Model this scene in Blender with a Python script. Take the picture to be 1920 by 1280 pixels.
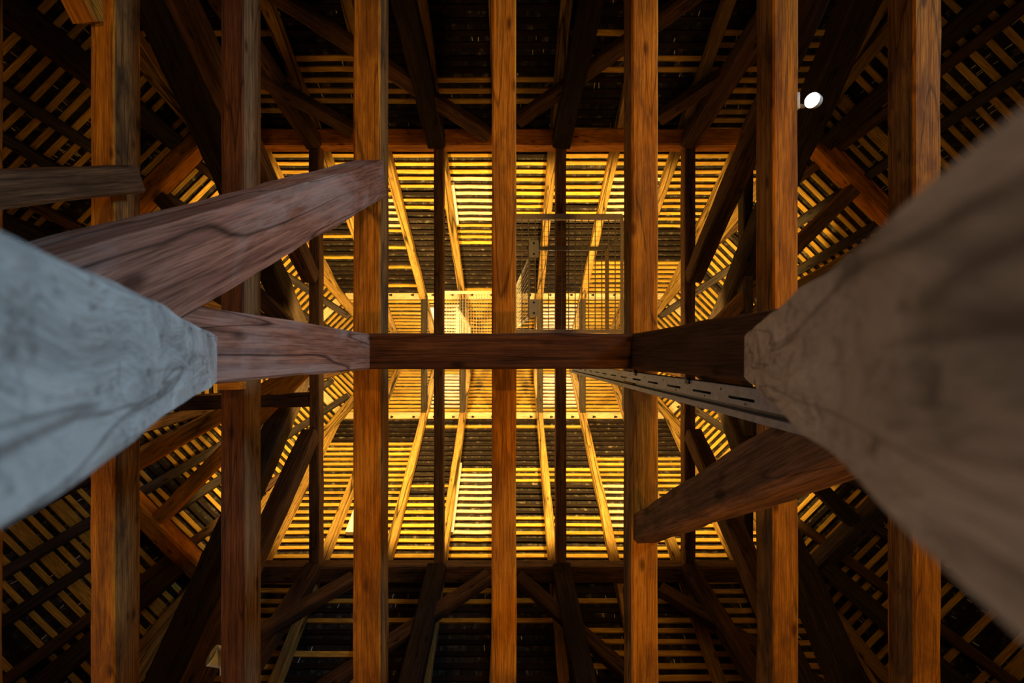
import bpy, bmesh, math, random
from mathutils import Vector, Matrix, noise

for o in list(bpy.data.objects):
    bpy.data.objects.remove(o)
SC = bpy.context.scene
COL = SC.collection
RND = random.Random(7)

# ------------------------------------------------------------------ camera, sky, light, exposure
# world: +X = photo right, +Y = photo down, +Z = straight up (the camera lies on the floor and looks up)
FPX, PX0, PY0 = 853.0, 955.0, 667.0
cam_d = bpy.data.cameras.new('camera')
cam_d.sensor_width = 36.0
cam_d.lens = FPX / 1920.0 * 36.0
cam_d.shift_x = (960.0 - PX0) / 1920.0
cam_d.shift_y = (PY0 - 640.0) / 1920.0
cam_d.clip_start = 0.02
cam_d.dof.use_dof = True
cam_d.dof.focus_distance = 5.0
cam_d.dof.aperture_fstop = 2.8
cam = bpy.data.objects.new('camera', cam_d)
COL.objects.link(cam)
cam.rotation_euler = (math.pi, 0, 0)
SC.camera = cam

world = bpy.data.worlds.new('sky')
SC.world = world
world.use_nodes = True
wn = world.node_tree.nodes
wn['Background'].inputs[0].default_value = (0.62, 0.78, 1.0, 1)
wn['Background'].inputs[1].default_value = 0.6

def lamp(name, kind, loc, power, color, size=0.1, target=None, size_y=None, spot=None, spread=None):
    d = bpy.data.lights.new(name, kind)
    d.energy = power
    d.color = color
    if kind == 'AREA':
        d.shape = 'RECTANGLE'
        d.size = size
        d.size_y = size_y or size
        if spread: d.spread = math.radians(spread)
    else:
        d.shadow_soft_size = size
    if kind == 'SPOT':
        d.spot_size = spot or 1.2
        d.spot_blend = 0.12 if (spot or 1) > 2.5 else 0.9
    o = bpy.data.objects.new(name, d)
    COL.objects.link(o)
    o.location = loc
    if target is not None:
        v = Vector(target) - Vector(loc)
        o.rotation_euler = v.to_track_quat('-Z', 'Y').to_euler()
    return o

SODIUM = (1.0, 0.60, 0.14)
# collar level lamps (they stand on the middle of the long beam's line, above the collar beams)
for lx in (-2.15, 1.75):
    lamp('loft_lamp_light', 'SPOT', (lx, 0.0, 8.2), 1250, SODIUM, 0.10, target=(lx, 0.0, 12.0), spot=math.radians(179))
    lamp('loft_glow_light', 'POINT', (lx, 0.0, 8.7), 18, SODIUM, 0.12)
# ridge level lamps
lamp('ridge_lamp_light', 'POINT', (-1.85, 0.0, 12.45), 90, (1.0, 0.78, 0.40), 0.1)
lamp('ridge_lamp_light', 'POINT', (1.35, 0.0, 12.45), 90, (1.0, 0.78, 0.40), 0.1)
# floor uplights: one pair right of the camera and one pair under each outer row of tie beams
for fx, pw, tx, sp in ((1.25, 150, 0.1, 1.75), (-3.5, 85, -3.2, 1.75), (3.6, 95, 3.3, 1.75)):
    for sy in (-1, 1):
        lamp('floor_lamp_light', 'SPOT', (fx, sy * 2.3, 0.1), pw, (1.0, 0.49, 0.08), 0.12, target=(tx, sy * 1.0, 3.6), spot=sp)
# inferred daylight, from a roof window added unseen low in the right-hand end
lamp('window_daylight', 'AREA', (8.75, -5.15, 1.15), 118, (0.50, 0.77, 1.0), 1.5, target=(-0.8, -0.2, 1.0), size_y=1.9, spread=70)  # unseen light with an added window

# unseen warm light added from the left to brighten the right brace
lamp('window_daylight', 'AREA', (-9.0, 5.15, 1.15), 28, (1.0, 0.85, 0.72), 1.5, target=(0.8, 0.2, 1.0), size_y=1.9, spread=70)  # unseen added side light

SC.view_settings.view_transform = 'Standard'
SC.view_settings.look = 'None'
SC.view_settings.gamma = 1.0
SC.view_settings.use_curve_mapping = False
SC.view_settings.exposure = 0.0

# ------------------------------------------------------------------ helpers
def P(px, py, z):
    return Vector(((px - PX0) / FPX * z, (py - PY0) / FPX * z, z))

def props(o, label=None, cat=None, group=None, kind=None):
    if label: o['label'] = label
    if cat: o['category'] = cat
    if group: o['group'] = group
    if kind: o['kind'] = kind
    return o

def link(name, me, mat=None, parent=None):
    o = bpy.data.objects.new(name, me)
    COL.objects.link(o)
    if mat is not None and me is not None and not me.materials:
        me.materials.append(mat)
    if parent is not None:
        o.parent = parent
    return o

def mesh_from(name, verts, faces, smooth=False):
    me = bpy.data.meshes.new(name)
    me.from_pydata([tuple(v) for v in verts], [], faces)
    me.update()
    if smooth:
        for p in me.polygons: p.use_smooth = True
    return me

class MB:
    """collects boxes and tubes into one mesh"""
    def __init__(s): s.v = []; s.f = []
    def box(s, c, size, M=None):
        hx, hy, hz = [a / 2 for a in size]
        b = len(s.v)
        for dx in (-hx, hx):
            for dy in (-hy, hy):
                for dz in (-hz, hz):
                    p = Vector((dx, dy, dz))
                    if M is not None: p = M @ p
                    s.v.append(Vector(c) + p)
        s.f += [tuple(b + i for i in q) for q in ((0,1,3,2),(4,6,7,5),(0,4,5,1),(2,3,7,6),(0,2,6,4),(1,5,7,3))]
    def bar(s, a, b_, t, t2=None, up=(0,0,1)):
        a, b_ = Vector(a), Vector(b_)
        d = b_ - a
        M = frame(d, Vector(up))
        s.box((a + b_) / 2, (d.length, t, t2 or t), M)
    def tube(s, a, b_, r, r2=None, n=16, caps=True):
        a, b_ = Vector(a), Vector(b_)
        M = frame(b_ - a, Vector((0, 0, 1)))
        r2 = r if r2 is None else r2
        base = len(s.v)
        for (c, rr) in ((a, r), (b_, r2)):
            for i in range(n):
                t = 2 * math.pi * i / n
                s.v.append(c + M @ Vector((0, math.cos(t) * rr, math.sin(t) * rr)))
        for i in range(n):
            j = (i + 1) % n
            s.f.append((base + i, base + j, base + n + j, base + n + i))
        if caps:
            s.f.append(tuple(base + i for i in reversed(range(n))))
            s.f.append(tuple(base + n + i for i in range(n)))
    def build(s, name, mat, parent=None, smooth=False, M=None):
        v = s.v if M is None else [M @ p for p in s.v]
        me = mesh_from(name, v, s.f, smooth)
        bm = bmesh.new(); bm.from_mesh(me)
        bmesh.ops.recalc_face_normals(bm, faces=bm.faces)
        bm.to_mesh(me); bm.free()
        return link(name, me, mat, parent)

def frame(d, up):
    x = d.normalized()
    z = up - x * up.dot(x)
    if z.length < 1e-5:
        z = Vector((0, 1, 0)) - x * x.y
        if z.length < 1e-5: z = Vector((1, 0, 0)) - x * x.x
    z.normalize()
    y = z.cross(x)
    return Matrix((x, y, z)).transposed()

# ------------------------------------------------------------------ materials
def nt(name):
    m = bpy.data.materials.new(name)
    m.use_nodes = True
    t = m.node_tree
    b = t.nodes['Principled BSDF']
    return m, t, b

def ramp(t, src, stops):
    r = t.nodes.new('ShaderNodeValToRGB')
    e = r.color_ramp.elements
    while len(e) < len(stops): e.new(0.5)
    for el, (p, c) in zip(e, stops):
        el.position = p
        el.color = (*c, 1) if len(c) == 3 else c
    t.links.new(src, r.inputs[0])
    return r.outputs[0]

def mix(t, fac, a, b, mode='MIX'):
    n = t.nodes.new('ShaderNodeMix')
    n.data_type = 'RGBA'; n.blend_type = mode
    for sock, v in ((n.inputs[0], fac), (n.inputs[6], a), (n.inputs[7], b)):
        if hasattr(v, 'links'): t.links.new(v, sock)
        elif isinstance(v, (int, float)): sock.default_value = v
        else: sock.default_value = (*v, 1)
    return n.outputs[2]

def noise_tex(t, vec, scale, detail=4.0, rough=0.55, dist=0.0):
    n = t.nodes.new('ShaderNodeTexNoise')
    n.inputs['Scale'].default_value = scale
    n.inputs['Detail'].default_value = detail
    n.inputs['Roughness'].default_value = rough
    n.inputs['Distortion'].default_value = dist
    t.links.new(vec, n.inputs['Vector'])
    return n.outputs[0]

def mapped(t, scale, island=False):
    tc = t.nodes.new('ShaderNodeTexCoord')
    oi = t.nodes.new('ShaderNodeObjectInfo')
    mul = t.nodes.new('ShaderNodeMath'); mul.operation = 'MULTIPLY'
    mul.inputs[1].default_value = 61.0
    t.links.new(oi.outputs['Random'], mul.inputs[0])
    add = t.nodes.new('ShaderNodeVectorMath'); add.operation = 'ADD'
    t.links.new(tc.outputs['Object'], add.inputs[0])
    t.links.new(mul.outputs[0], add.inputs[1])
    mp = t.nodes.new('ShaderNodeMapping')
    mp.inputs['Scale'].default_value = scale
    t.links.new(add.outputs[0], mp.inputs['Vector'])
    return mp.outputs[0], oi.outputs['Random'], add.outputs[0]

def wood(name, light, dark, stain, rough=0.75, crack=0.5, knots=True, bump=0.6, var=0.25, patch=0.5, cw=0.011):
    m, t, b = nt(name)
    g, rnd, raw = mapped(t, (0.5, 15.0, 15.0))
    grain = noise_tex(t, g, 2.2, 6.0, 0.6, 0.4)
    fine = noise_tex(t, g, 9.0, 3.0, 0.6)
    col = ramp(t, grain, [(0.30, dark), (0.62, light)])
    col = mix(t, 0.7, col, ramp(t, fine, [(0.36, (0.28, 0.26, 0.25)), (0.56, (1, 1, 1))]), 'MULTIPLY')
    # large stains
    mp2 = t.nodes.new('ShaderNodeMapping'); mp2.inputs['Scale'].default_value = (1.0, 3.0, 3.0)
    t.links.new(raw, mp2.inputs['Vector'])
    big = noise_tex(t, mp2.outputs[0], 1.3, 5.0, 0.65, 0.6)
    fac = ramp(t, big, [(0.46, (0, 0, 0)), (0.66, (patch, patch, patch))])
    col = mix(t, fac, col, stain)
    # long drying cracks
    if crack > 0:
        mp3 = t.nodes.new('ShaderNodeMapping'); mp3.inputs['Scale'].default_value = (0.28, 4.2, 4.2)
        t.links.new(raw, mp3.inputs['Vector'])
        cn = noise_tex(t, mp3.outputs[0], 1.4, 1.0, 0.4, 0.1)
        cr = ramp(t, cn, [(0.5 - cw, (1, 1, 1)), (0.5, (1 - crack,) * 3), (0.5 + cw, (1, 1, 1))])
        col = mix(t, 1.0, col, cr, 'MULTIPLY')
    if knots:
        mp4 = t.nodes.new('ShaderNodeMapping'); mp4.inputs['Scale'].default_value = (2.2, 5.5, 5.5)
        t.links.new(raw, mp4.inputs['Vector'])
        vo = t.nodes.new('ShaderNodeTexVoronoi'); vo.inputs['Scale'].default_value = 1.0
        t.links.new(mp4.outputs[0], vo.inputs['Vector'])
        kn = ramp(t, vo.outputs['Distance'], [(0.07, (0.18, 0.14, 0.12)), (0.17, (1, 1, 1))])
        col = mix(t, 0.8, col, kn, 'MULTIPLY')
    hsv = t.nodes.new('ShaderNodeHueSaturation')
    mr = t.nodes.new('ShaderNodeMapRange')
    mr.inputs['To Min'].default_value = 1 - var; mr.inputs['To Max'].default_value = 1 + var
    t.links.new(rnd, mr.inputs['Value'])
    t.links.new(mr.outputs[0], hsv.inputs['Value'])
    t.links.new(col, hsv.inputs['Color'])
    t.links.new(hsv.outputs[0], b.inputs['Base Color'])
    b.inputs['Roughness'].default_value = rough
    b.inputs['Specular IOR Level'].default_value = 0.1
    bp = t.nodes.new('ShaderNodeBump')
    bp.inputs['Strength'].default_value = bump
    bp.inputs['Distance'].default_value = 0.012
    t.links.new(grain, bp.inputs['Height'])
    t.links.new(bp.outputs[0], b.inputs['Normal'])
    return m

def plain(name, color, rough=0.5, metal=0.0, nscale=20.0, namt=0.25):
    m, t, b = nt(name)
    g, rnd, raw = mapped(t, (1, 1, 1))
    n = noise_tex(t, g, nscale, 4.0, 0.6)
    lo = tuple(c * (1 - namt) for c in color); hi = tuple(min(1, c * (1 + namt)) for c in color)
    t.links.new(ramp(t, n, [(0.35, lo), (0.65, hi)]), b.inputs['Base Color'])
    b.inputs['Roughness'].default_value = rough
    b.inputs['Metallic'].default_value = metal
    return m

M = {}
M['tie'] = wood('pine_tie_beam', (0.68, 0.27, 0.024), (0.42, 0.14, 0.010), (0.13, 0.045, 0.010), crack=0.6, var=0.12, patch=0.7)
M['tie_side'] = wood('smoke_stained_pine', (0.30, 0.15, 0.045), (0.13, 0.055, 0.018), (0.03, 0.018, 0.012), crack=0.7, var=0.12, patch=0.9)  # second, darker wood tone for the tie beam side faces
M['tie_red'] = wood('red_brown_oak', (0.16, 0.062, 0.028), (0.06, 0.023, 0.011), (0.03, 0.014, 0.009), crack=0.6, var=0.15)
M['strut'] = wood('blackened_oak', (0.06, 0.04, 0.03), (0.02, 0.013, 0.0095), (0.012, 0.009, 0.008), crack=0.7, var=0.25)
M['brace'] = wood('dark_brown_oak', (0.15, 0.08, 0.04), (0.045, 0.023, 0.013), (0.028, 0.017, 0.011), crack=0.6)
M['collar'] = wood('brown_fir', (0.27, 0.15, 0.065), (0.10, 0.05, 0.024), (0.06, 0.04, 0.03), crack=0.6)
M['slate'] = wood('smoky_grey_fir', (0.085, 0.066, 0.062), (0.033, 0.027, 0.028), (0.02, 0.018, 0.019), crack=0.5)
M['rafter'] = wood('yellow_fir', (0.52, 0.33, 0.10), (0.28, 0.16, 0.045), (0.13, 0.07, 0.025), crack=0.93, patch=0.35, cw=0.035)
M['knee'] = wood('red_painted_oak', (0.30, 0.135, 0.09), (0.12, 0.048, 0.033), (0.32, 0.25, 0.235), crack=0.8, var=0.05, patch=0.55)
M['knee_dark'] = wood('sooty_red_oak', (0.22, 0.10, 0.05), (0.07, 0.03, 0.018), (0.03, 0.016, 0.012), crack=0.5, var=0.05, patch=0.8)
M['grey'] = wood('weathered_grey_oak', (0.44, 0.42, 0.40), (0.24, 0.225, 0.215), (0.15, 0.14, 0.135), rough=0.8, crack=0.7, knots=True, bump=1.0, var=0.03, patch=0.35)
def weathered(name, k):
    m, t, b = nt(name)
    g, rnd, raw = mapped(t, (1.6, 4.5, 4.5))
    big = noise_tex(t, g, 2.0, 7.0, 0.68, 1.1)
    col = ramp(t, big, [(p, tuple(q * w for q, w in zip(c, k))) for p, c in ((0.30, (0.17, 0.165, 0.16)), (0.48, (0.36, 0.35, 0.335)), (0.68, (0.50, 0.49, 0.47)))])
    mp = t.nodes.new('ShaderNodeMapping'); mp.inputs['Scale'].default_value = (0.55, 6.0, 6.0)
    t.links.new(raw, mp.inputs['Vector'])
    cn = noise_tex(t, mp.outputs[0], 1.1, 3.0, 0.55, 0.7)
    col = mix(t, 1.0, col, ramp(t, cn, [(0.482, (1, 1, 1)), (0.5, (0.45, 0.43, 0.42)), (0.518, (1, 1, 1))]), 'MULTIPLY')
    mp2 = t.nodes.new('ShaderNodeMapping'); mp2.inputs['Scale'].default_value = (5, 8, 8)
    t.links.new(raw, mp2.inputs['Vector'])
    sp = noise_tex(t, mp2.outputs[0], 4.0, 5.0, 0.7, 0.5)
    col = mix(t, 0.8, col, ramp(t, sp, [(0.33, (0.35, 0.33, 0.32)), (0.44, (1, 1, 1))]), 'MULTIPLY')
    t.links.new(col, b.inputs['Base Color'])
    b.inputs['Roughness'].default_value = 0.85
    b.inputs['Specular IOR Level'].default_value = 0.2
    bp = t.nodes.new('ShaderNodeBump'); bp.inputs['Strength'].default_value = 1.0; bp.inputs['Distance'].default_value = 0.02
    t.links.new(big, bp.inputs['Height']); t.links.new(bp.outputs[0], b.inputs['Normal'])
    return m
M['grey'] = weathered('weathered_grey_oak', (1, 1, 1))
M['grey_brown'] = weathered('weathered_brown_oak', (1.0, 0.80, 0.62))
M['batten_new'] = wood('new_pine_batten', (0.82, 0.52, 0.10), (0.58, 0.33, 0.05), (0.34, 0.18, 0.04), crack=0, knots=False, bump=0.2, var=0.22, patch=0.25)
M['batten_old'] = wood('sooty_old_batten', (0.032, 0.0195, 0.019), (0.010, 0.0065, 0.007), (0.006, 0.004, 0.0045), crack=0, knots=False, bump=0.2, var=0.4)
M['batten_pale'] = wood('pale_planed_batten', (0.95, 0.78, 0.66), (0.80, 0.58, 0.44), (0.75, 0.5, 0.35), crack=0, knots=False, bump=0.1, var=0.1, patch=0.2)  # daylight falling on these battens is put into their pale colour
M['board'] = wood('pale_spruce_board', (0.90, 0.74, 0.46), (0.70, 0.52, 0.28), (0.5, 0.34, 0.16), crack=0.3, knots=False, bump=0.2, var=0.1, patch=0.2)
M['post_dark'] = wood('dark_post_oak', (0.085, 0.035, 0.017), (0.032, 0.013, 0.007), (0.02, 0.009, 0.006), crack=0.6, var=0.05)
M['beige'] = plain('beige_rail', (0.55, 0.46, 0.38), 0.6, 0.1, 25.0, 0.15)
M['steel'] = plain('galvanised_steel', (0.22, 0.21, 0.225), 0.55, 0.35, 35.0, 0.15)
M['zinc'] = plain('grey_zinc_rail', (0.26, 0.24, 0.22), 0.5, 0.4, 25.0, 0.2)
M['iron'] = plain('black_iron', (0.03, 0.027, 0.025), 0.6, 0.5)
M['white'] = plain('white_painted_metal', (0.80, 0.86, 0.95), 0.45, 0.0, 12.0, 0.06)  # white frames, and daylight painted onto strips and the skylight pane
M['plastic'] = plain('pale_grey_plastic', (0.52, 0.53, 0.54), 0.4, 0.0, 12.0, 0.06)
M['mortar'] = plain('lime_mortar', (0.75, 0.73, 0.70), 0.9)  # white stands in for daylight slivers between the tiles
M['ceiling'] = plain('dark_underlay', (0.018, 0.014, 0.012), 0.95)  # for the added backing sheet that blocks light leaks
M['floor'] = wood('floor_planks', (0.20, 0.12, 0.07), (0.10, 0.06, 0.035), (0.06, 0.04, 0.03))

def tile_mat():
    m, t, b = nt('clay_roof_tile')
    g, rnd, raw = mapped(t, (1, 1, 1))
    n = noise_tex(t, g, 9.0, 5.0, 0.65)
    col = ramp(t, n, [(0.32, (0.006, 0.0045, 0.004)), (0.55, (0.026, 0.019, 0.016)), (0.72, (0.17, 0.145, 0.13))])
    ge = t.nodes.new('ShaderNodeNewGeometry')
    ad = t.nodes.new('ShaderNodeMath'); ad.operation = 'ADD'
    t.links.new(ge.outputs['Random Per Island'], ad.inputs[0]); t.links.new(rnd, ad.inputs[1])
    fr = t.nodes.new('ShaderNodeMath'); fr.operation = 'FRACT'
    t.links.new(ad.outputs[0], fr.inputs[0])
    hs = t.nodes.new('ShaderNodeHueSaturation')
    mr = t.nodes.new('ShaderNodeMapRange'); mr.inputs['To Min'].default_value = 0.35; mr.inputs['To Max'].default_value = 1.7
    t.links.new(fr.outputs[0], mr.inputs['Value']); t.links.new(mr.outputs[0], hs.inputs['Value'])
    t.links.new(col, hs.inputs['Color']); t.links.new(hs.outputs[0], b.inputs['Base Color'])
    b.inputs['Roughness'].default_value = 0.9
    return m
M['tile'] = tile_mat()

def glow(name, color, strength):
    m, t, b = nt(name)
    b.inputs['Base Color'].default_value = (*color, 1)
    b.inputs['Emission Color'].default_value = (*color, 1)
    b.inputs['Emission Strength'].default_value = strength
    return m
M['lamp_glass'] = glow('lit_lamp_glass', (1.0, 0.98, 0.92), 9.0)
def glass_mat():
    m, t, b = nt('window_glass')
    b.inputs['Base Color'].default_value = (0.9, 0.95, 1, 1)
    b.inputs['Transmission Weight'].default_value = 1.0
    b.inputs['Roughness'].default_value = 0.05
    b.inputs['IOR'].default_value = 1.05
    return m
M['glass'] = glass_mat()

# ------------------------------------------------------------------ hewn timber
def timber_mesh(L, w, h, rough, seed, seg=None, bow=0.0, cham=0.1):
    r = random.Random(seed)
    seg = seg or max(6, min(34, int(L / 0.22)))
    c = min(w, h) * cham
    hw, hh = w / 2, h / 2
    prof = [(-hw + c, -hh), (hw - c, -hh), (hw, -hh + c), (hw, hh - c), (hw - c, hh), (-hw + c, hh), (-hw, hh - c), (-hw, -hh + c)]
    ox, oy = r.uniform(0, 90), r.uniform(0, 90)
    verts, faces = [], []
    n = len(prof)
    for i in range(seg + 1):
        x = L * i / seg
        b = bow * math.sin(math.pi * i / seg)
        for k, (y, z) in enumerate(prof):
            a = noise.noise(Vector((x * 1.7 + ox, k * 3.1 + oy, 1.3))) * rough
            a2 = noise.noise(Vector((x * 6.0 + ox, (k // 2) * 5.7 + oy, 7.7))) * rough * 0.6
            f = 1.0 + (a + a2) / max(hw, hh)
            verts.append((x, y * f + b, z * f))
    for i in range(seg):
        for k in range(n):
            j = (k + 1) % n
            faces.append((i * n + k, i * n + j, (i + 1) * n + j, (i + 1) * n + k))
    faces.append(tuple(reversed(range(n))))
    faces.append(tuple(seg * n + k for k in range(n)))
    return mesh_from('timber', verts, faces)

SEED = [100]
def timber(name, label, cat, p0, p1, w, h, mat, up=(0, 0, 1), group=None, rough=0.008, bow=0.0, seg=None, cham=0.1):
    """w across, h along 'up'; the axis runs from p0 to p1"""
    p0, p1 = Vector(p0), Vector(p1)
    d = p1 - p0
    SEED[0] += 1
    me = timber_mesh(d.length, w, h, rough, SEED[0], seg, bow, cham)
    o = link(name, me, M[mat])
    R = frame(d, Vector(up))
    o.matrix_world = Matrix.Translation(p0) @ R.to_4x4()
    return props(o, label, cat, group)

def peg_for(parent, local, r=0.016, l=0.03):
    mb = MB(); mb.tube(Vector(local) - Vector((0, 0, l / 2)), Vector(local) + Vector((0, 0, l / 2)), r, n=8)
    return mb.build('peg', M['iron'], parent)

# ------------------------------------------------------------------ roof
ZR = 14.7
COT = 0.6
ALPHA = math.atan2(1, COT)
SA, CA = math.sin(ALPHA), math.cos(ALPHA)
AL, AR = 3.75, 3.5
T8 = math.tan(math.pi / 8)
GA = 0.17                       # batten gauge
S_MAX = 11.3
RAFT_X = [-6.5, -5.5, -4.45, -3.38, -2.235, -1.23, -0.2, 0.807, 1.92, 3.05, 4.15, 5.2, 6.3]

class Face:
    def __init__(s, name, cx, ang, lo, hi):
        s.name = name; s.cx = cx
        s.n = Vector((math.cos(ang), math.sin(ang), 0))
        s.u = Vector((-s.n.y, s.n.x, 0))
        s.v = Vector((-s.n.x * CA, -s.n.y * CA, SA))       # up the slope
        s.N = s.u.cross(s.v)
        if s.N.z > 0:
            s.u = -s.u; s.N = s.u.cross(s.v)
        s.lo, s.hi = lo, hi                                 # extents along u at distance rho: functions
        s.R = Matrix((s.u, s.v, s.N)).transposed()
        s.O = Vector((cx, 0, ZR))
    def pt(s, t, sl, off=0.0):
        return s.O + s.u * t - s.v * sl + s.N * off
    def mat(s):
        return Matrix.Translation(s.O) @ s.R.to_4x4()

FACES = []
def mk(name, cx, deg, ext):
    f = Face(name, cx, math.radians(deg), None, None)
    f.ext = ext
    FACES.append(f)
    return f
def sym(f):
    return lambda rho: (-T8 * rho, T8 * rho)
for nm, cx, deg in (('end_left', -AL, 180), ('end_right', AR, 0), ('chamfer_tl', -AL, -135), ('chamfer_bl', -AL, 135),
                    ('chamfer_tr', AR, -45), ('chamfer_br', AR, 45)):
    f = mk(nm, cx, deg, None); f.ext = sym(f)
for nm, deg in (('long_top', -90), ('long_bottom', 90)):
    f = mk(nm, 0.0, deg, None)
    sg = 1 if f.u.x > 0 else -1
    f.sg = sg
    f.ext = (lambda rho: (-AL - T8 * rho, AR + T8 * rho)) if sg > 0 else (lambda rho: (-AR - T8 * rho, AL + T8 * rho))

def r_of(s): return FPX * CA * s / (ZR - SA * s)

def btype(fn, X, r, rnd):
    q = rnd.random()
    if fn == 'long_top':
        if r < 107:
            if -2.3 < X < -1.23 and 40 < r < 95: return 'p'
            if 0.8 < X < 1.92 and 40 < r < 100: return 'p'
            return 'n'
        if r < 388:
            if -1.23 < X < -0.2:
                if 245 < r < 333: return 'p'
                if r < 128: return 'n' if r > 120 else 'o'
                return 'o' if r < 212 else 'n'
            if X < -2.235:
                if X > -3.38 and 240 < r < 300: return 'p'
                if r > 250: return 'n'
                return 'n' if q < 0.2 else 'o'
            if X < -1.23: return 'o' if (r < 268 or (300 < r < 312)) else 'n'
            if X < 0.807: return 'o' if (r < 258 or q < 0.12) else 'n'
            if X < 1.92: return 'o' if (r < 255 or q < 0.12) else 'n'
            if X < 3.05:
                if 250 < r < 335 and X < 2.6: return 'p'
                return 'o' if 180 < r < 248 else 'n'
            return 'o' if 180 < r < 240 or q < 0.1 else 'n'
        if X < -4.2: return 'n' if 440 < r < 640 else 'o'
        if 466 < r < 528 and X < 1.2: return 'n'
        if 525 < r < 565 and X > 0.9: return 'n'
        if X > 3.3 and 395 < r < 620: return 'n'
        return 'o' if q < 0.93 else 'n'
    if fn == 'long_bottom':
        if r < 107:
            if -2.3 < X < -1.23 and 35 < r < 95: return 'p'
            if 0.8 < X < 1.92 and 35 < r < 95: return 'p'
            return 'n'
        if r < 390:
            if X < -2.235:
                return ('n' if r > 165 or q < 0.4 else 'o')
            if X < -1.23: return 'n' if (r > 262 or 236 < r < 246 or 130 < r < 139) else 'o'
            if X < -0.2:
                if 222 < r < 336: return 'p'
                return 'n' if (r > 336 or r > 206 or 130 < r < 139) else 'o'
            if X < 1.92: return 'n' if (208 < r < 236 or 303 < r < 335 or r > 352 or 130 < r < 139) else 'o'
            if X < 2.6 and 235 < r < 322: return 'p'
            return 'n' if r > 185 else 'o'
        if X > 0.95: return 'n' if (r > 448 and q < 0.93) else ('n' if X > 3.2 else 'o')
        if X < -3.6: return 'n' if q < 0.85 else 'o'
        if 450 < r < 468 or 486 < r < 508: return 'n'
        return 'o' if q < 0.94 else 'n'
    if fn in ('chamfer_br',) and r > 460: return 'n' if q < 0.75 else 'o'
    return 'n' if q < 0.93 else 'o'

BT = {}
def batten_mesh(L, w=0.075, th=0.034):
    key = round(L, 1)
    if key not in BT:
        rr = random.Random(int(key * 10))
        k = 5
        v, fc = [], []
        for i in range(k + 1):
            x = key * (i / k - 0.5)
            dy, dz = rr.uniform(-.006, .006), rr.uniform(-.003, .003)
            for (y, z) in ((-w / 2, -th), (w / 2, -th), (w / 2, 0), (-w / 2, 0)):
                v.append((x, y + dy, z + dz))
        for i in range(k):
            for a in range(4):
                b_ = (a + 1) % 4
                fc.append((i * 4 + a, i * 4 + b_, (i + 1) * 4 + b_, (i + 1) * 4 + a))
        fc.append((3, 2, 1, 0)); fc.append(tuple(k * 4 + i for i in range(4)))
        BT[key] = (v, fc, {})
    return key, BT[key]

def batten_me(L, mt):
    key, (v, fc, cache) = batten_mesh(L)
    if mt not in cache:
        me = mesh_from('batten', v, fc)
        bm = bmesh.new(); bm.from_mesh(me); bmesh.ops.recalc_face_normals(bm, faces=bm.faces); bm.to_mesh(me); bm.free()
        me.materials.append(M[mt])
        cache[mt] = me
    return key, cache[mt]

TW, TL, TT = 0.105, 0.25, 0.012
def tile_geo():
    # plain tile with a rounded tail and a small nib
    v = []
    out = [(-TW/2, 0.02), (TW/2, 0.02), (TW/2, -TL*0.72), (TW*0.30, -TL*0.93), (0, -TL), (-TW*0.30, -TL*0.93), (-TW/2, -TL*0.72)]
    for z in (0, -TT):
        for (x, y) in out: v.append(Vector((x, y, z)))
    n = len(out)
    f = [tuple(range(n)), tuple(reversed(range(n, 2 * n)))]
    for i in range(n):
        j = (i + 1) % n
        f.append((i, i + n, j + n, j))
    return v, f
TV, TF = tile_geo()
TILE_ME = mesh_from('roof_tile', TV, TF); TILE_ME.materials.append(M['tile'])

LABELS = {'end_left': 'dark tiled roof slope closing the left end of the roof', 'end_right': 'dark tiled roof slope closing the right end of the roof',
          'chamfer_tl': 'slanting tiled roof facet at the upper left corner', 'chamfer_bl': 'slanting tiled roof facet at the lower left corner',
          'chamfer_tr': 'slanting tiled roof facet at the upper right corner', 'chamfer_br': 'slanting tiled roof facet at the lower right corner',
          'long_top': 'long tiled roof slope along the top of the photo', 'long_bottom': 'long tiled roof slope along the bottom of the photo'}
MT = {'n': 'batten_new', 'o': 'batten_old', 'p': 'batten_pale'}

def to_px(p): return (PX0 + FPX * p.x / p.z, PY0 + FPX * p.y / p.z)

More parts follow.
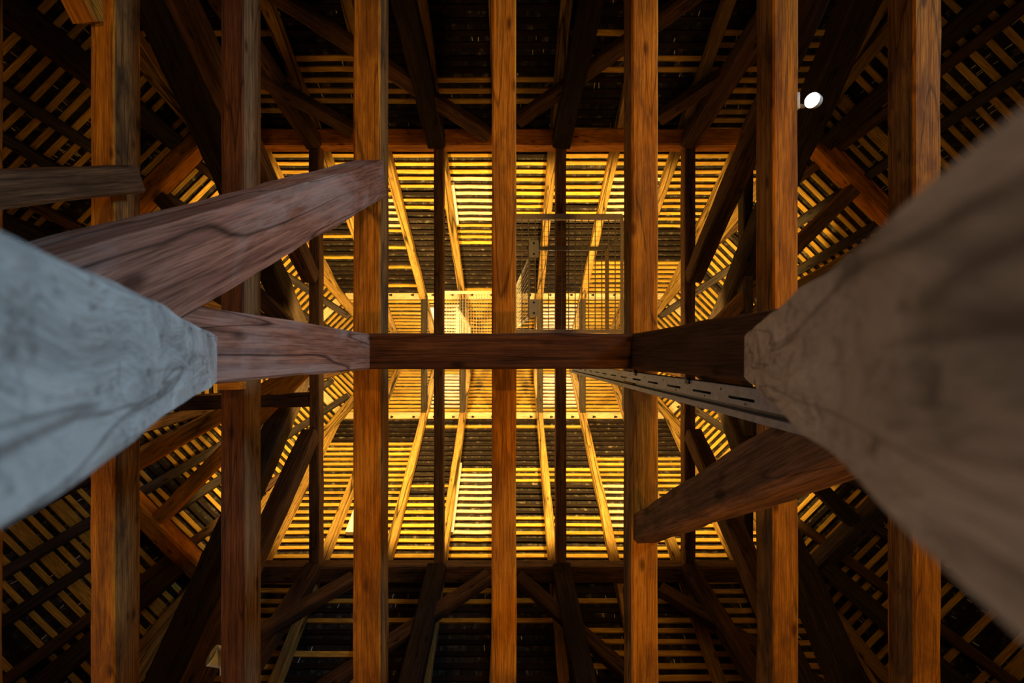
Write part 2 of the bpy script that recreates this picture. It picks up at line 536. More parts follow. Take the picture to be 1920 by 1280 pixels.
for F in FACES:
    rnd = random.Random(hash(F.name) % 1000 if False else sum(map(ord, F.name)))
    # backing sheet added behind the tiles to block light leaks = the ceiling itself
    s_end = 17.3
    e0, e1 = F.ext(0.02), F.ext(CA * s_end)
    pts = []
    for off in (-0.16, -0.2):
        pts += [F.R.transposed() @ (F.pt(e0[0], 0.03, off) - F.O), F.R.transposed() @ (F.pt(e0[1], 0.03, off) - F.O),
                F.R.transposed() @ (F.pt(e1[1] , s_end, off) - F.O), F.R.transposed() @ (F.pt(e1[0], s_end, off) - F.O)]
    me = mesh_from('ceiling', pts, [(0, 1, 2, 3), (7, 6, 5, 4), (0, 4, 5, 1), (1, 5, 6, 2), (2, 6, 7, 3), (3, 7, 4, 0)])
    ceil = link('ceiling', me, M['ceiling'])  # added backing sheet, parent of the tiles
    ceil.matrix_world = F.mat()
    props(ceil, kind='structure')
    # battens
    segs = []
    ncourse = int(S_MAX / GA)
    for k in range(ncourse):
        s = 0.1 + GA * k
        rho = CA * s
        a, b = F.ext(rho)
        r = r_of(s)
        if F.name.startswith('long'):
            cuts = sorted([F.sg * x for x in RAFT_X])
            cuts = [a] + [c for c in cuts if a + 0.3 < c < b - 0.3] + [b]
            run = []
            for c0, c1 in zip(cuts[:-1], cuts[1:]):
                X = F.sg * (c0 + c1) / 2
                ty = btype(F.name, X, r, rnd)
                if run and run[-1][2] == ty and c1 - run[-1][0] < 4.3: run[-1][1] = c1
                else: run.append([c0, c1, ty])
            for c0, c1, ty in run: segs.append((s, c0, c1, ty))
        else:
            segs.append((s, a, b, btype(F.name, 0, r, rnd)))
    segs.sort(key=lambda q: -q[0])
    extra = MB(); extra_m = []
    for i, (s, c0, c1, ty) in enumerate(segs):
        L = c1 - c0 + 0.02
        if L < 0.15: continue
        s2 = s + rnd.uniform(-0.012, 0.012)
        if i < 300:
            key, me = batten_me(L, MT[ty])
            o = link('batten', me, None, ceil)
            o.matrix_parent_inverse = Matrix.Identity(4)
            wide = 2.3 if (s > 8.2 and ty == 'n' and not F.name.startswith('long') and rnd.random() < 0.12) else rnd.uniform(0.88, 1.1)
            o.matrix_basis = Matrix.Translation(((c0 + c1) / 2, -s2, -0.002)) @ Matrix.Rotation(rnd.uniform(-.003, .003), 4, 'Z') @ Matrix.Diagonal((L / key, wide, 1, 1))
        else:
            extra.box(((c0 + c1) / 2, -s2, -0.018), (L, 0.075, 0.034))
    if extra.v:
        props(extra.build('batten_field', M['batten_new'], ceil), kind='stuff')
    # tiles
    tiles = []
    for k in range(ncourse):
        s = 0.1 + GA * k
        a, b = F.ext(CA * s)
        x = a - (0.5 if k % 2 else 0.0) * TW
        while x < b:
            xc = x + TW / 2
            if a - 0.05 < xc < b + 0.05:
                p = F.pt(xc, s + 0.1, 0)
                q = to_px(p)
                inside = 0 < q[0] < 1920 and 0 < q[1] < 1280
                tiles.append((0 if inside else 1, p.z, s, xc))
            x += TW + 0.004
    tiles.sort()
    fv, ff = [], []
    for i, (ins, z, s, xc) in enumerate(tiles):
        Mx = Matrix.Translation((xc + rnd.uniform(-.004, .004), -s, -0.04 + rnd.uniform(-.004, 0.0))) @ Matrix.Rotation(rnd.uniform(-.02, .02), 4, 'Z') @ Matrix.Rotation(0.085 + rnd.uniform(-.015, .015), 4, 'X')
        if i < 300 and ins == 0:
            o = link('roof_tile', TILE_ME, None, ceil)
            o.matrix_basis = Mx
        else:
            b0 = len(fv)
            fv += [Mx @ p for p in TV]
            ff += [tuple(b0 + j for j in f) for f in TF]
    if fv:
        fm = mesh_from('roof_tile_field', fv, ff)
        props(link('roof_tile_field', fm, M['tile'], ceil), kind='stuff')
    # little white slivers that paint daylight showing through the joints
    mb = MB()
    for _ in range(150):
        s = rnd.uniform(7.6, S_MAX)
        k = round((s - 0.1) / GA); s = 0.1 + GA * (k + 0.5) + rnd.uniform(-.02, .02)
        a, b = F.ext(CA * s)
        mb.box((rnd.uniform(a + .1, b - .1), -s, -0.034), (rnd.uniform(.006, .014), rnd.uniform(.05, .09), .012), Matrix.Rotation(rnd.uniform(-.2, .2), 3, 'Z'))
    props(mb.build('mortar_dab', M['mortar'], ceil), kind='stuff')  # white slivers of painted daylight, not mortar
    # pale ledger boards with hooks at the upper collar level
    if F.name.startswith('long'):
        cuts = sorted(F.sg * x for x in RAFT_X if -4.0 < x < 3.6)
        cuts = [F.ext(CA * 3.1)[0] + .1] + cuts + [F.ext(CA * 3.1)[1] - .1]
    else:
        e = F.ext(CA * 3.1); cuts = [e[0] + .05, e[1] - .05]
    hk = MB()
    for c0, c1 in zip(cuts[:-1], cuts[1:]):
        bd = MB(); bd.box(((c0 + c1) / 2, -3.09, 0.012), (c1 - c0 - 0.01, 0.25, 0.024))
        bd.build('ledger_board', M['board'], ceil)
        nh = max(1, int((c1 - c0) / 0.5))
        for q in range(nh):
            xx = c0 + (c1 - c0) * (q + 0.5) / nh
            hm = MB()
            hm.box((xx, -3.19, 0.05), (0.03, 0.03, 0.07)); hm.box((xx + 0.02, -3.22, 0.08), (0.07, 0.03, 0.02))
            hm.build('hook', M['iron'], ceil)
FACE = {f.name: f for f in FACES}

# floor
fl = MB()
R0 = 9.3
ring = [(-AL - T8 * R0, -R0), (AR + T8 * R0, -R0), (AR + R0, -T8 * R0), (AR + R0, T8 * R0), (AR + T8 * R0, R0), (-AL - T8 * R0, R0), (-AL - R0, T8 * R0), (-AL - R0, -T8 * R0)]
me = mesh_from('floor', [(x, y, -0.30) for x, y in ring] + [(x, y, -0.5) for x, y in ring],
               [tuple(range(8)), tuple(reversed(range(8, 16)))] + [(i, i + 8, (i + 1) % 8 + 8, (i + 1) % 8) for i in range(8)])
props(link('floor', me, M['floor']), kind='structure')

# unseen roof windows added low on two facets to go with the side lights
for wi, fn in ((1, 'chamfer_tr'), (2, 'chamfer_bl')):
    F = FACE[fn]
    wm = MB()
    for (t, sl, a, b_) in ((-0.85, 16.0, 0.1, 2.1), (0.85, 16.0, 0.1, 2.1), (0, 15.0, 1.6, 0.1), (0, 17.0, 1.6, 0.1)):
        wm.box((t, -sl, 0.0), (a, b_, 0.12))
    w1 = wm.build(f'window_{wi}', M['white']); w1.matrix_world = F.mat(); props(w1, kind='structure')  # added unseen window
    g = MB(); g.box((0, -16.0, -0.02), (1.6, 1.9, 0.01)); g.build('window_pane', M['glass'], w1)

# ------------------------------------------------------------------ rafters
ORD = ['first', 'second', 'third', 'fourth', 'fifth', 'sixth', 'seventh', 'eighth', 'ninth', 'tenth', 'eleventh', 'twelfth', 'thirteenth']
for fn, side in (('long_top', 'upper'), ('long_bottom', 'lower')):
    F = FACE[fn]
    i = -1
    for x in RAFT_X:
        over = max(0.0, abs(x) - (AL if x < 0 else AR))
        s0 = max(0.12, over / T8 / CA + 0.15)
        if s0 > 9.5: continue
        i += 1
        a, b = F.pt(F.sg * x, 12.3, 0.10), F.pt(F.sg * x, s0, 0.10)
        timber('rafter', f'{ORD[i]} sawn yellow fir rafter from the left on the {side} long roof slope', 'rafter', a, b, 0.165, 0.18, 'rafter', F.N, f'common rafters of the {side} slope', rough=0.010, bow=RND.uniform(-.02, .02))
hipn = {0: ('chamfer_tl', 'long_top', -AL, -1, -1), }
for (cx, sx, side) in ((-AL, -1, 'left'), (AR, 1, 'right')):
    for (sy, vn) in ((-1, 'upper'), (1, 'lower')):
        for kind, (dx, dy) in (('long', (T8, 1)), ('end', (1, T8))):
            def hp(z, dn=0.17):
                rho = COT * (ZR - z) - dn
                return Vector((cx + sx * dx * rho, sy * dy * rho, z))
            lab = f'{vn} {side} hip rafter ' + ('between long slope and corner facet' if kind == 'long' else 'between corner facet and end slope')
            timber('hip_rafter', lab, 'rafter', hp(4.0), hp(14.1), 0.2, 0.2, 'rafter' if kind == 'long' else 'collar', (-sx * dx, -sy * dy, -1), 'hip rafters', rough=0.01)
for fn, nm in (('chamfer_tl', 'upper left'), ('chamfer_bl', 'lower left'), ('chamfer_tr', 'upper right'), ('chamfer_br', 'lower right')):
    F = FACE[fn]
    for t in {'chamfer_tl': (-1.12, -0.30, 0.30, 1.0), 'chamfer_bl': (-1.0, -0.30, 0.30, 0.98), 'chamfer_tr': (-1.0, -0.52, 0.32, 1.0), 'chamfer_br': (-0.86, -0.12, 0.40, 1.0)}[fn]:
        s0 = 2.6 if abs(t) < 0.6 else 5.0
        px = to_px(F.pt(t, 7, 0))
        which = 'nearer the end slope' if abs(px[1] - PY0) < abs(to_px(F.pt(-t, 7, 0))[1] - PY0) else 'nearer the long slope'
        kindw = 'long slate-dark jack rafter' if abs(t) < 0.6 else 'short brown jack rafter'
        timber('jack_rafter', f'{kindw} of the {nm} roof facet, {which}', 'rafter', F.pt(t, 12.3, 0.09), F.pt(t, s0, 0.09), 0.15, 0.16, 'slate' if abs(t) < 0.6 else 'brace', F.N, 'jack rafters of the corner facets', rough=0.008)
for fn, nm in (('end_left', 'left'), ('end_right', 'right')):
    F = FACE[fn]
    for t in (-0.9, 0.0, 0.9):
        y = F.pt(t, 7, 0).y
        which = 'middle' if abs(t) < .1 else ('upper' if y < 0 else 'lower')
        timber('jack_rafter', f'{which} of the three jack rafters on the {nm} end slope', 'rafter', F.pt(t, 12.3, 0.09), F.pt(t, 1.2 if t == 0 else 4.8, 0.09), 0.15, 0.16, 'brace', F.N, 'jack rafters of the end slopes', rough=0.008)

# ------------------------------------------------------------------ purlin ring at the collar level
RP0, RP1, ZP0, ZP1 = 3.60, 3.88, 7.75, 8.05
rc = (RP0 + RP1) / 2
CLP, CRP = -3.78, 3.72
def ringpt(cx, sx, sy, kind):
    return Vector((cx + sx * (T8 if kind == 'l' else 1) * rc, sy * (1 if kind == 'l' else T8) * rc, (ZP0 + ZP1) / 2))
for sy, vn in ((-1, 'top'), (1, 'bottom')):
    timber('purlin', f'long square purlin along the {vn} long slope, under the rafters', 'purlin', ringpt(CLP, -1, sy, 'l'), ringpt(CRP, 1, sy, 'l'), 0.28, 0.30, 'tie' if sy < 0 else 'brace', (0, 0, 1), rough=0.008)
    for cx, sx, hn in ((CLP, -1, 'left'), (CRP, 1, 'right')):
        timber('purlin', f'slanting purlin across the {vn} {hn} corner of the roof', 'purlin', ringpt(cx, sx, sy, 'l'), ringpt(cx, sx, sy, 'e'), 0.28, 0.30, 'tie' if (sx < 0 or sy < 0) else 'slate', (0, 0, 1), rough=0.008)
for cx, sx, hn in ((CLP, -1, 'left'), (CRP, 1, 'right')):
    timber('purlin', f'short purlin across the {hn} end of the roof', 'purlin', ringpt(cx, sx, -1, 'e'), ringpt(cx, sx, 1, 'e'), 0.28, 0.30, 'brace', (0, 0, 1))

# ------------------------------------------------------------------ collar beams on the purlins
COLLX = [(-3.35, 'far left', 0.175), (-1.216, 'left of the centre', 0.16), (0.887, 'right of the centre', 0.18), (3.10, 'far right', 0.185), (4.10, 'rightmost', 0.17)]
for x, nm, w in COLLX:
    timber('collar_beam', f'narrow brown collar beam, {nm}, lying across between the two long purlins' if x < 4 else 'rightmost grey-brown collar beam, half hidden behind a tie beam', 'collar beam', (x, -3.62, 7.90), (x, 3.62, 7.90), w, 0.22, 'collar' if x < 4 else 'slate', (0, 0, 1), 'collar beams', rough=0.007)
# upper collars close to the ridge
for i, x in enumerate([-3.38, -2.235, -1.23, -0.2, 0.807, 1.92, 3.05]):
    timber('upper_collar', f'{ORD[i]} slate-grey upper collar from the left, close under the ridge', 'collar beam', (x + 0.0, -1.62, 11.95), (x, 1.62, 11.95), 0.15, 0.17, 'slate' if i not in (0,) else 'rafter', (0, 0, 1), 'upper collars', rough=0.006)

# radial ties between the outer collars and the corner purlins
for x0, pts in ((-3.45, ((300, 972, 'lower left', 'tie'), (215, 893, 'lower left, nearer the end', 'tie'), (303, 372, 'upper left', 'brace'), (215, 441, 'upper left, nearer the end', 'brace'))),
                (3.2, ((1602, 352, 'upper right', 'collar'), (1690, 430, 'upper right, nearer the end', 'rafter'), (1600, 978, 'lower right', 'slate'), (1690, 900, 'lower right, nearer the end', 'brace')))):
    for px, py, nm, mt in pts:
        e = P(px, py, 7.9)
        st = Vector((x0, 0.13 if py > PY0 else -0.13, 7.9))
        timber('dragon_tie', f'radial tie running from the outer collar to the {nm} corner purlin', 'tie', st, e, 0.23, 0.2, mt, (0, 0, 1), 'radial ties of the roof ends', rough=0.008)
timber('dragon_tie', 'brown radial tie running towards the left end of the roof', 'tie', P(583, 748, 7.9), P(150, 762, 7.9), 0.24, 0.22, 'brace', (0, 0, 1), 'radial ties of the roof ends')
timber('dragon_tie', 'brown radial tie running towards the right end of the roof', 'tie', P(1300, 640, 7.9), P(1760, 640, 7.9), 0.24, 0.22, 'brace', (0, 0, 1), 'radial ties of the roof ends')

# ------------------------------------------------------------------ leaning struts under the long slopes
STR = [(-3.33, -3.72, -4.45, 'far left', 'brace'), (-1.24, -1.37, -1.6, 'left of the middle tie beam', 'strut'), (0.887, 1.10, 1.35, 'right of the middle tie beam', 'strut'), (3.05, 3.45, 4.2, 'far right', 'brace')]
for sy, vn in ((-1, 'top'), (1, 'bottom')):
    for xa, xb, xc, nm, mt in STR:
        top = Vector((xa, sy * 3.63, 7.80))
        low = Vector((xc, sy * 6.25, 3.3))
        timber('leaning_strut', f'dark leaning strut, {nm}, carrying the {vn} purlin', 'strut', low, top, 0.31 if abs(xa) < 2 else 0.27, 0.24, mt, (0, -sy * 0.86, -0.5), 'leaning struts under the long purlins', rough=0.012)
# wind braces crossing the struts
WB = [((916, 254, 7.62), (500, -22, 5.9), 'left brace of the middle pair', 'top'), ((972, 226, 7.62), (1318, -22, 5.9), 'right brace of the middle pair', 'top'),
      ((662, 244, 7.62), (320, 52, 6.1), 'far left brace', 'top'), ((1236, 222, 7.62), (1520, 28, 6.1), 'far right brace', 'top'),
      ((918, 1080, 7.62), (500, 1360, 5.9), 'left brace of the middle pair', 'bottom'), ((972, 1082, 7.62), (1318, 1390, 5.9), 'right brace of the middle pair', 'bottom'),
      ((662, 1084, 7.62), (370, 1256, 6.1), 'far left brace', 'bottom'), ((1238, 1104, 7.62), (1540, 1290, 6.1), 'far right brace', 'bottom')]
for a, b, nm, vn in WB:
    sy = -1 if vn == 'top' else 1
    timber('wind_brace', f'{nm} of the slanting wind braces beside the {vn} purlin', 'brace', P(*b), P(*a), 0.2, 0.18, 'brace', (0, -sy * 0.86, -0.5), 'wind braces', rough=0.01)
# leaning struts under the corner facets
for fn, nm in (('chamfer_tl', 'upper left'), ('chamfer_bl', 'lower left'), ('chamfer_tr', 'upper right'), ('chamfer_br', 'lower right')):
    F = FACE[fn]
    for t in (-1.25, 1.25):
        s = (ZR - 7.85) / SA
        far = abs(to_px(F.pt(t, s, 0))[1] - PY0)
        w = ('outer' if far > abs(to_px(F.pt(-t, s, 0))[1] - PY0) else 'inner')
        k = 0.50
        timber('corner_strut', f'{w} dark leaning strut under the {nm} corner facet', 'strut', F.pt(t * 1.25, s + 5.0, k), F.pt(t, s + 0.08, k), 0.26, 0.22, 'strut', F.N, 'leaning struts under the corner facets', rough=0.012)

# ------------------------------------------------------------------ scissor struts of the outer trusses
SCI = [('A', -3.37, 1.33, 7.72, 3.72, 4.62, 0.25), ('A', 3.12, 1.33, 7.72, 3.72, 4.62, 0.25)]
for kind, x, y1, z1, y0, z0, w in SCI:
    for sy, vn in ((-1, 'top'), (1, 'bottom')):
        timber('scissor_strut', f"slanting strut notched into the {'far left' if x < 0 else 'far right'} collar beam from the {vn}", 'strut', (x * 1.0, sy * y0, z0), (x, sy * y1, z1), w, 0.26, 'brace', (0, -sy * .6, -.8), 'scissor struts of the collar beams', rough=0.012)
for x, hn in ((-4.15, 'left'), (4.08, 'right')):
    for sy, vn in ((-1, 'upper'), (1, 'lower')):
        timber('scissor_strut', f'massive black scissor strut crossing the {vn} {hn} of the picture', 'strut', (x, sy * 5.3, 4.15), (x, sy * 0.25, 9.15), 0.36, 0.36, 'strut', (0, -sy * .7, -.7), 'massive scissor struts', rough=0.02, seg=40)
        
# ------------------------------------------------------------------ tie beams (nearest horizontal layer)
ZT0, HT = 3.55, 0.26
TIES = [(-4.33, 0.20, 'leftmost, only its edge in view', 'brace'), (-3.18, 0.19, 'second from the left, orange with a grey side', 'tie'), (-2.165, 0.18, 'third from the left, reddish dark', 'tie_red'),
        (-1.115, 0.212, 'fourth from the left, bright orange', 'tie'), (-0.042, 0.192, 'middle one, bright orange without visible sides', 'tie'), (1.06, 0.208, 'fifth from the left, bright orange with a long crack', 'tie'),
        (2.16, 0.197, 'sixth from the left, brown orange under the round lamp', 'tie'), (3.27, 0.22, 'rightmost, pale brown', 'tie'), (4.40, 0.2, 'beyond the right edge', 'brace')]
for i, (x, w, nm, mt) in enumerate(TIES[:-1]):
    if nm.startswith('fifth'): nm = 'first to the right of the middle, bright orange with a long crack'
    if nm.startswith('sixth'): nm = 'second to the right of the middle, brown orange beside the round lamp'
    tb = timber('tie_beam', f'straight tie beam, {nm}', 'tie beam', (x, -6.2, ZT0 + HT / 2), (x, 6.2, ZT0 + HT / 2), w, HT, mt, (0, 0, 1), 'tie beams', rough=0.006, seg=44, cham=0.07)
    tb.data.materials.append(M['collar'] if nm.startswith('third') else M['tie_side'])   # the side faces take a second, separate wood tone
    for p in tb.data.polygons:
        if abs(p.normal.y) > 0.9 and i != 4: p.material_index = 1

# long beam under the tie beams, its posts and braces
timber('long_beam', 'horizontal dark brown beam crossing the middle of the picture under the tie beams', 'beam', (-1.05, -0.033, 3.425), (0.92, -0.033, 3.425), 0.262, 0.25, 'tie_red', (0, 0, 1), rough=0.006, cham=0.06)
timber('post', 'upright reddish brown post at left carrying the middle beam', 'post', (-1.13, -0.033, -0.30), (-1.13, -0.033, 3.55), 0.262, 0.232, 'knee', (1, 0, 0), rough=0.006, cham=0.06)
timber('post', 'upright dark brown post at right carrying the middle beam', 'post', (1.01, -0.033, -0.30), (1.01, -0.033, 3.55), 0.262, 0.24, 'post_dark', (1, 0, 0), rough=0.006, cham=0.06)
timber('post', 'upright post far left, mostly hidden behind the grey brace', 'post', (-3.2, -0.03, -0.30), (-3.2, -0.03, 3.55), 0.26, 0.24, 'brace', (1, 0, 0))

# big weathered braces in the foreground (a V that stands on the floor beside the camera)
def fore_brace(a, k, z1, w, side):
    # the visible face runs x = a + k z ; the body lies behind it
    d = Vector((k, 0, 1)).normalized()
    nrm = Vector((1, 0, -k)).normalized()          # points to +x
    s = -1 if k < 0 else 1
    body = nrm * s * 0.11
    z0 = -0.28
    p0 = Vector((a + k * z0, 0.0115 if s < 0 else 0.004, z0)) + body
    p1 = Vector((a + k * z1, 0.0115 if s < 0 else 0.004, z1)) + body
    return timber('foreground_brace', f'huge pale {"blue-grey" if s < 0 else "brown-grey"} weathered brace in the {side} foreground', 'brace', p0, p1, w, 0.22, 'grey' if s < 0 else 'grey_brown', nrm, rough=0.006, seg=60, cham=0.045)
fore_brace(-0.135, -0.558, 1.60, 0.169, 'left')
fore_brace(0.0907, 0.463, 1.76, 0.170, 'right')

# knee braces from the posts up to the tie beams
timber('knee_brace', 'broad reddish knee brace at left with pale scuffs and a long crack', 'brace', (-1.105, 0.045, 0.79), (-1.09, -1.40, 3.60), 0.215, 0.27, 'knee', (0, -0.89, -0.46), rough=0.008, seg=30, cham=0.06)
timber('knee_brace', 'dark sooty knee brace at right with an orange lower edge', 'brace', (1.045, -0.04, 0.86), (1.075, 1.36, 3.60), 0.20, 0.22, 'knee_dark', (0, 0.89, -0.46), rough=0.012, seg=30, cham=0.14)
timber('knee_brace', 'dim brown knee brace near the left edge of the picture', 'brace', (-3.02, -0.45, 1.5), (-3.02, -1.40, 3.60), 0.22, 0.2, 'brace', (0, -0.89, -0.46), rough=0.01)
timber('knee_brace', 'orange-brown brace meeting a tie beam near the top left corner', 'brace', (-3.42, -4.1, 2.5), (-3.27, -2.62, 3.58), 0.2, 0.2, 'tie', (0, 0.7, -0.7), rough=0.01)
bl = MB(); bl.box((0, 0, 0), (0.16, 0.06, 0.1))
b = bl.build('wood_block', M['tie']); b.location = P(435, 722, 3.50); props(b, 'small orange wooden block under the reddish tie beam beside the left post', 'block')

# ------------------------------------------------------------------ perforated steel upright
def channel():
    root = bpy.data.objects.new('steel_channel', None); COL.objects.link(root)
    root.location = (0.945, 0.127, 1.2)
    props(root, 'perforated grey steel channel standing upright beside the right post', 'steel channel')
    H = 5.9
    # profile across y (0..0.125); web at x=0 facing -x
    v, f = [], []
    def quad(p): 
        b0 = len(v); v.extend(p); f.append((b0, b0 + 1, b0 + 2, b0 + 3))
    def strip(y0, x0, y1, x1, z0=0, z1=H): quad([(x0, y0, z0), (x1, y1, z0), (x1, y1, z1), (x0, y0, z1)])
    strip(0.0, 0.06, 0.0, 0.0)
    strip(0.0, 0.0, 0.042, 0.0)
    # slotted strip 0.042..0.052
    z = 0.0
    slots = [0.55 + 0.38 * i for i in range(14)]
    cur = 0.0
    for s0 in slots:
        strip(0.042, 0, 0.054, 0, cur, s0); cur = s0 + 0.21
    strip(0.042, 0, 0.054, 0, cur, H)
    strip(0.054, 0.0, 0.075, 0.0)
    strip(0.075, 0.0, 0.080, 0.034)
    strip(0.080, 0.034, 0.096, 0.034)
    strip(0.096, 0.034, 0.101, 0.0)
    strip(0.101, 0.0, 0.128, 0.0)
    strip(0.128, 0.0, 0.128, 0.06)
    me = mesh_from('web', v, f)
    o = link('web', me, M['steel'], root)
    md = o.modifiers.new('thick', 'SOLIDIFY'); md.thickness = 0.003; md.offset = 0
    bk = MB(); bk.box((0.05, 0.05, H / 2), (0.003, 0.09, H)); bk.build('back_plate', M['iron'], root)
    hl = MB()
    for i in range(15):
        hl.tube((-0.003, 0.02, 0.45 + 0.38 * i), (0.0, 0.02, 0.45 + 0.38 * i), 0.006, n=8)
        hl.tube((-0.003, 0.066, 0.62 + 0.38 * i), (0.0, 0.066, 0.62 + 0.38 * i), 0.005, n=8)
    props(hl.build('bolt_hole', M['iron'], root), kind='stuff')
    for zz in (1.2, 2.2):
        cl = MB(); cl.box((-0.004, 0.004, zz), (0.012, 0.03, 0.05)); cl.box((-0.01, -0.008, zz), (0.02, 0.012, 0.05)); cl.build('clip', M['iron'], root)
channel()

# ------------------------------------------------------------------ mesh panels of the walkway
def grid_panel(name, label, x0, x1, y0, y1, z, nx, ny, wire, rail, posts=()):
    a, b = P(x0, y0, z), P(x1, y1, z)
    root = bpy.data.objects.new(name, None); COL.objects.link(root)
    root.location = (a.x, a.y, z)
    props(root, label, 'mesh screen')
    W, D = b.x - a.x, b.y - a.y
    mb = MB()
    for i in range(nx + 1): mb.bar((W * i / nx, 0, 0), (W * i / nx, D, 0), wire)
    for j in range(ny + 1): mb.bar((0, D * j / ny, 0.006), (W, D * j / ny, 0.006), wire * 0.35)
    props(mb.build('wire_mesh', M['zinc'], root), kind='stuff')
    for (p, q, t) in (((0, 0, 0), (W, 0, 0), rail), ((0, D, 0), (W, D, 0), rail * 0.7), ((0, 0, 0), (0, D, 0), rail * 0.35), ((W, 0, 0), (W, D, 0), rail * 0.5)):
        r = MB(); r.bar(p, q, t); r.build('rail', M['beige'], root)
    return root, W, D
root, W, D = grid_panel('mesh_screen', 'large wire mesh panel with a grey top rail right of the middle tie beam', 966, 1166, 407, 621, 7.3, 16, 24, 0.013, 0.085)
for (q0, q1) in (((966, 466), (1133, 466)),):
    r = MB(); r.bar(P(*q0, 7.5) - root.location, P(*q1, 7.5) - root.location, 0.06); r.build('rail', M['zinc'], root)
for (q0, q1) in (((1138, 470), (1138, 618)),):
    r = MB(); r.bar(P(*q0, 7.5) - root.location, P(*q1, 7.5) - root.location, 0.055); r.build('rail', M['board'], root)
r = MB(); r.bar(P(1135, 466, 7.5) - root.location, P(1160, 445, 7.4) - root.location, 0.05); r.build('rail', M['zinc'], root)
for py in (466, 577):
    c = P(1001, py, 7.26) - root.location
    pl = MB(); pl.box(c, (0.15, 0.27, 0.012))
    pl_o = pl.build('bracket_plate', M['plastic'], root)
    for d in (-0.085, 0.085):
        h = MB(); h.tube(c + Vector((0, d, -0.012)), c + Vector((0, d, -0.004)), 0.018, n=8); h.build('bolt', M['iron'], pl_o)

def slanted(name, label, A, B, C, D_, nx, ny, wire, mat, rail=0.03):
    A, B, C, D_ = [P(*q) for q in (A, B, C, D_)]
    root = bpy.data.objects.new(name, None); COL.objects.link(root); root.location = A
    props(root, label, 'mesh screen')
    l = lambda p: p - A
    mb = MB()
    for i in range(nx + 1):
        t = i / nx
        mb.bar(l(A.lerp(B, t)), l(D_.lerp(C, t)), wire)
    for j in range(ny + 1):
        t = j / ny
        mb.bar(l(A.lerp(D_, t)), l(B.lerp(C, t)), wire)
    props(mb.build('wire_mesh', M[mat], root), kind='stuff')
    for p, q in ((A, B), (B, C), (C, D_), (D_, A)):
        r = MB(); r.bar(l(p), l(q), rail); r.build('rail', M[mat], root)
slanted('mesh_gate', 'narrow mesh gate seen edge-on beside the two bolted plates', (992, 484, 7.34), (992, 594, 7.34), (969, 614, 9.2), (969, 535, 9.2), 12, 16, 0.008, 'zinc')
grid_panel('mesh_screen', 'small fine wire mesh panel left of the middle tie beam under the pale rail', 832, 924, 548, 640, 9.1, 18, 16, 0.008, 0.055)
slanted('mesh_gate', 'pale blue-grey mesh gate with a slanting rail near the ridge', (857, 578, 9.3), (857, 640, 9.3), (880, 640, 11.3), (880, 612, 11.3), 16, 8, 0.010, 'plastic', 0.05)

# ------------------------------------------------------------------ lamps
def round_lamp(label, face_c, axis, r, depth, lit):
    root = bpy.data.objects.new('round_lamp', None); COL.objects.link(root)
    root.location = face_c
    props(root, label, 'lamp')
    ax = Vector(axis).normalized()
    mb = MB()
    mb.tube(-ax * depth, -ax * 0.004, r * 0.86, r, n=28, caps=False)
    mb.tube(-ax * 0.004, ax * 0.006, r, r * 0.94, n=28, caps=False)
    mb.tube(-ax * depth, -ax * (depth + 0.02), r * 0.86, r * 0.5, n=28)
    mb.build('housing', M['plastic'], root, smooth=False)
    g = MB(); g.tube(-ax * 0.035, -ax * 0.022, r * 0.84, r * 0.84, n=28)
    g.build('lamp_glass', M['lamp_glass'] if lit else M['iron'], root)
    return root
lc = P(1523, 188, 3.62)
rl = round_lamp('round lit lamp with a glowing white face beside a tie beam', lc, (-lc.x - 2.6, -lc.y * .6, -lc.z), 0.058, 0.07, True)
ar = MB(); ar.box((-0.10, -0.02, 0.06), (0.05, 0.13, 0.05)); ar.box((-0.05, 0, 0.085), (0.09, 0.025, 0.02)); ar.build('mounting_plate', M['plastic'], rl)
lc2 = P(398, 1228, 3.66)
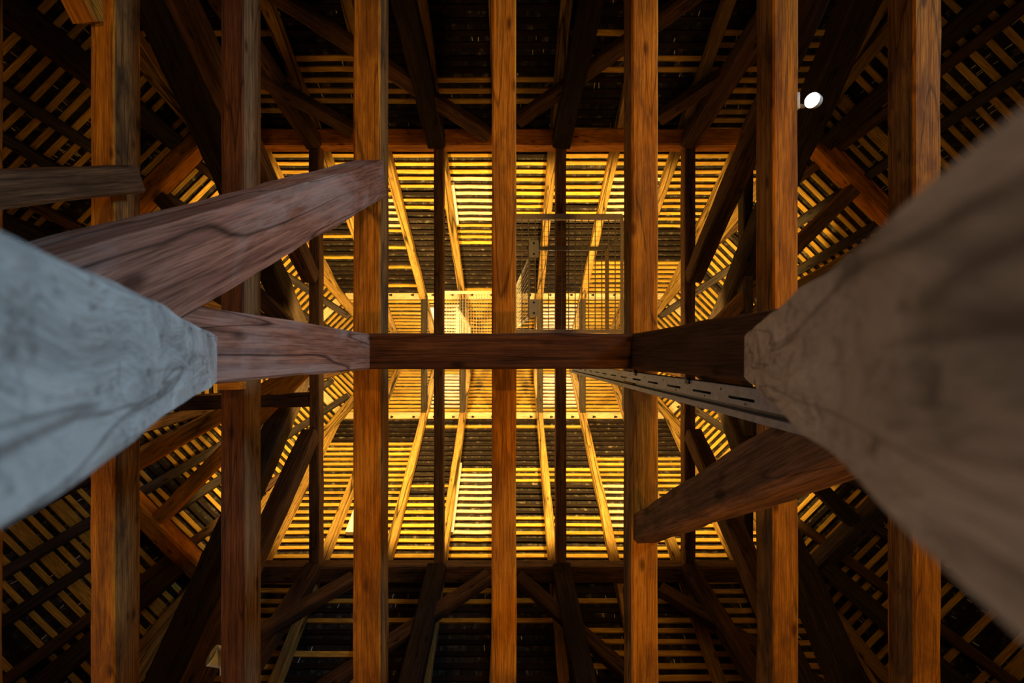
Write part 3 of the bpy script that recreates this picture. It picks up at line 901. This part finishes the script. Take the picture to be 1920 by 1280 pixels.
rl2 = round_lamp('round unlit lamp with a dark opening beside the reddish tie beam', lc2, (-0.55, -0.45, -0.35), 0.075, 0.13, False)
ar = MB(); ar.box((0.075, 0.10, 0.02), (0.025, 0.12, 0.05)); ar.box((0.05, 0.05, 0.03), (0.06, 0.02, 0.02)); ar.build('mounting_plate', M['plastic'], rl2)

# white strips that paint daylight spilled on rafter sides and reveals
def light_strip(fn, x, s0, s1, lab, w=0.05):
    F = FACE[fn]
    mb = MB(); mb.box((F.sg * x, -(s0 + s1) / 2, 0.03), (w, abs(s1 - s0), 0.10))
    o = mb.build('flashing_strip', M['white'], None); o.matrix_world = F.mat(); props(o, lab, 'flashing', 'painted daylight strips')  # painted daylight, not flashing
def s_of(r): 
    return r * ZR / (FPX * CA + r * SA)
light_strip('long_top', -1.12, s_of(250), s_of(325), 'white strip of painted daylight beside the rafter left of the middle on the upper slope')
light_strip('long_bottom', -1.12, s_of(205), s_of(335), 'white strip of painted daylight beside the rafter left of the middle on the lower slope')
light_strip('long_bottom', -3.1, s_of(240), s_of(335), 'broad white board of painted daylight left of the fourth tie beam on the lower slope', 0.18)
light_strip('long_top', -3.12, s_of(235), s_of(280), 'white board of painted daylight left of the fourth tie beam on the upper slope', 0.12)

# small skylight high on the upper slope
F = FACE['long_top']
sk = bpy.data.objects.new('skylight', None); COL.objects.link(sk); sk.matrix_world = Matrix.Translation(F.pt(F.sg * -2.08, s_of(68), 0.0)) @ F.R.to_4x4()
props(sk, 'small pale skylight beside an upper collar near the ridge, left of the middle', 'skylight')
hh = (s_of(92) - s_of(42)) / 2
for c, sz in (((-.13, 0, .03), (.035, 2 * hh, .06)), ((.13, 0, .03), (.035, 2 * hh, .06)), ((0, hh, .03), (.26, .035, .06)), ((0, -hh, .03), (.26, .035, .06)), ((0, 0.1, .03), (.22, .03, .05))):
    q = MB(); q.box(c, sz); q.build('frame_bar', M['zinc'], sk)
q = MB(); q.box((0, 0, 0.015), (0.24, 2 * hh, 0.01)); q.build('pane', M['white'], sk)  # opaque bluish white pane, the sky's brightness put into its colour
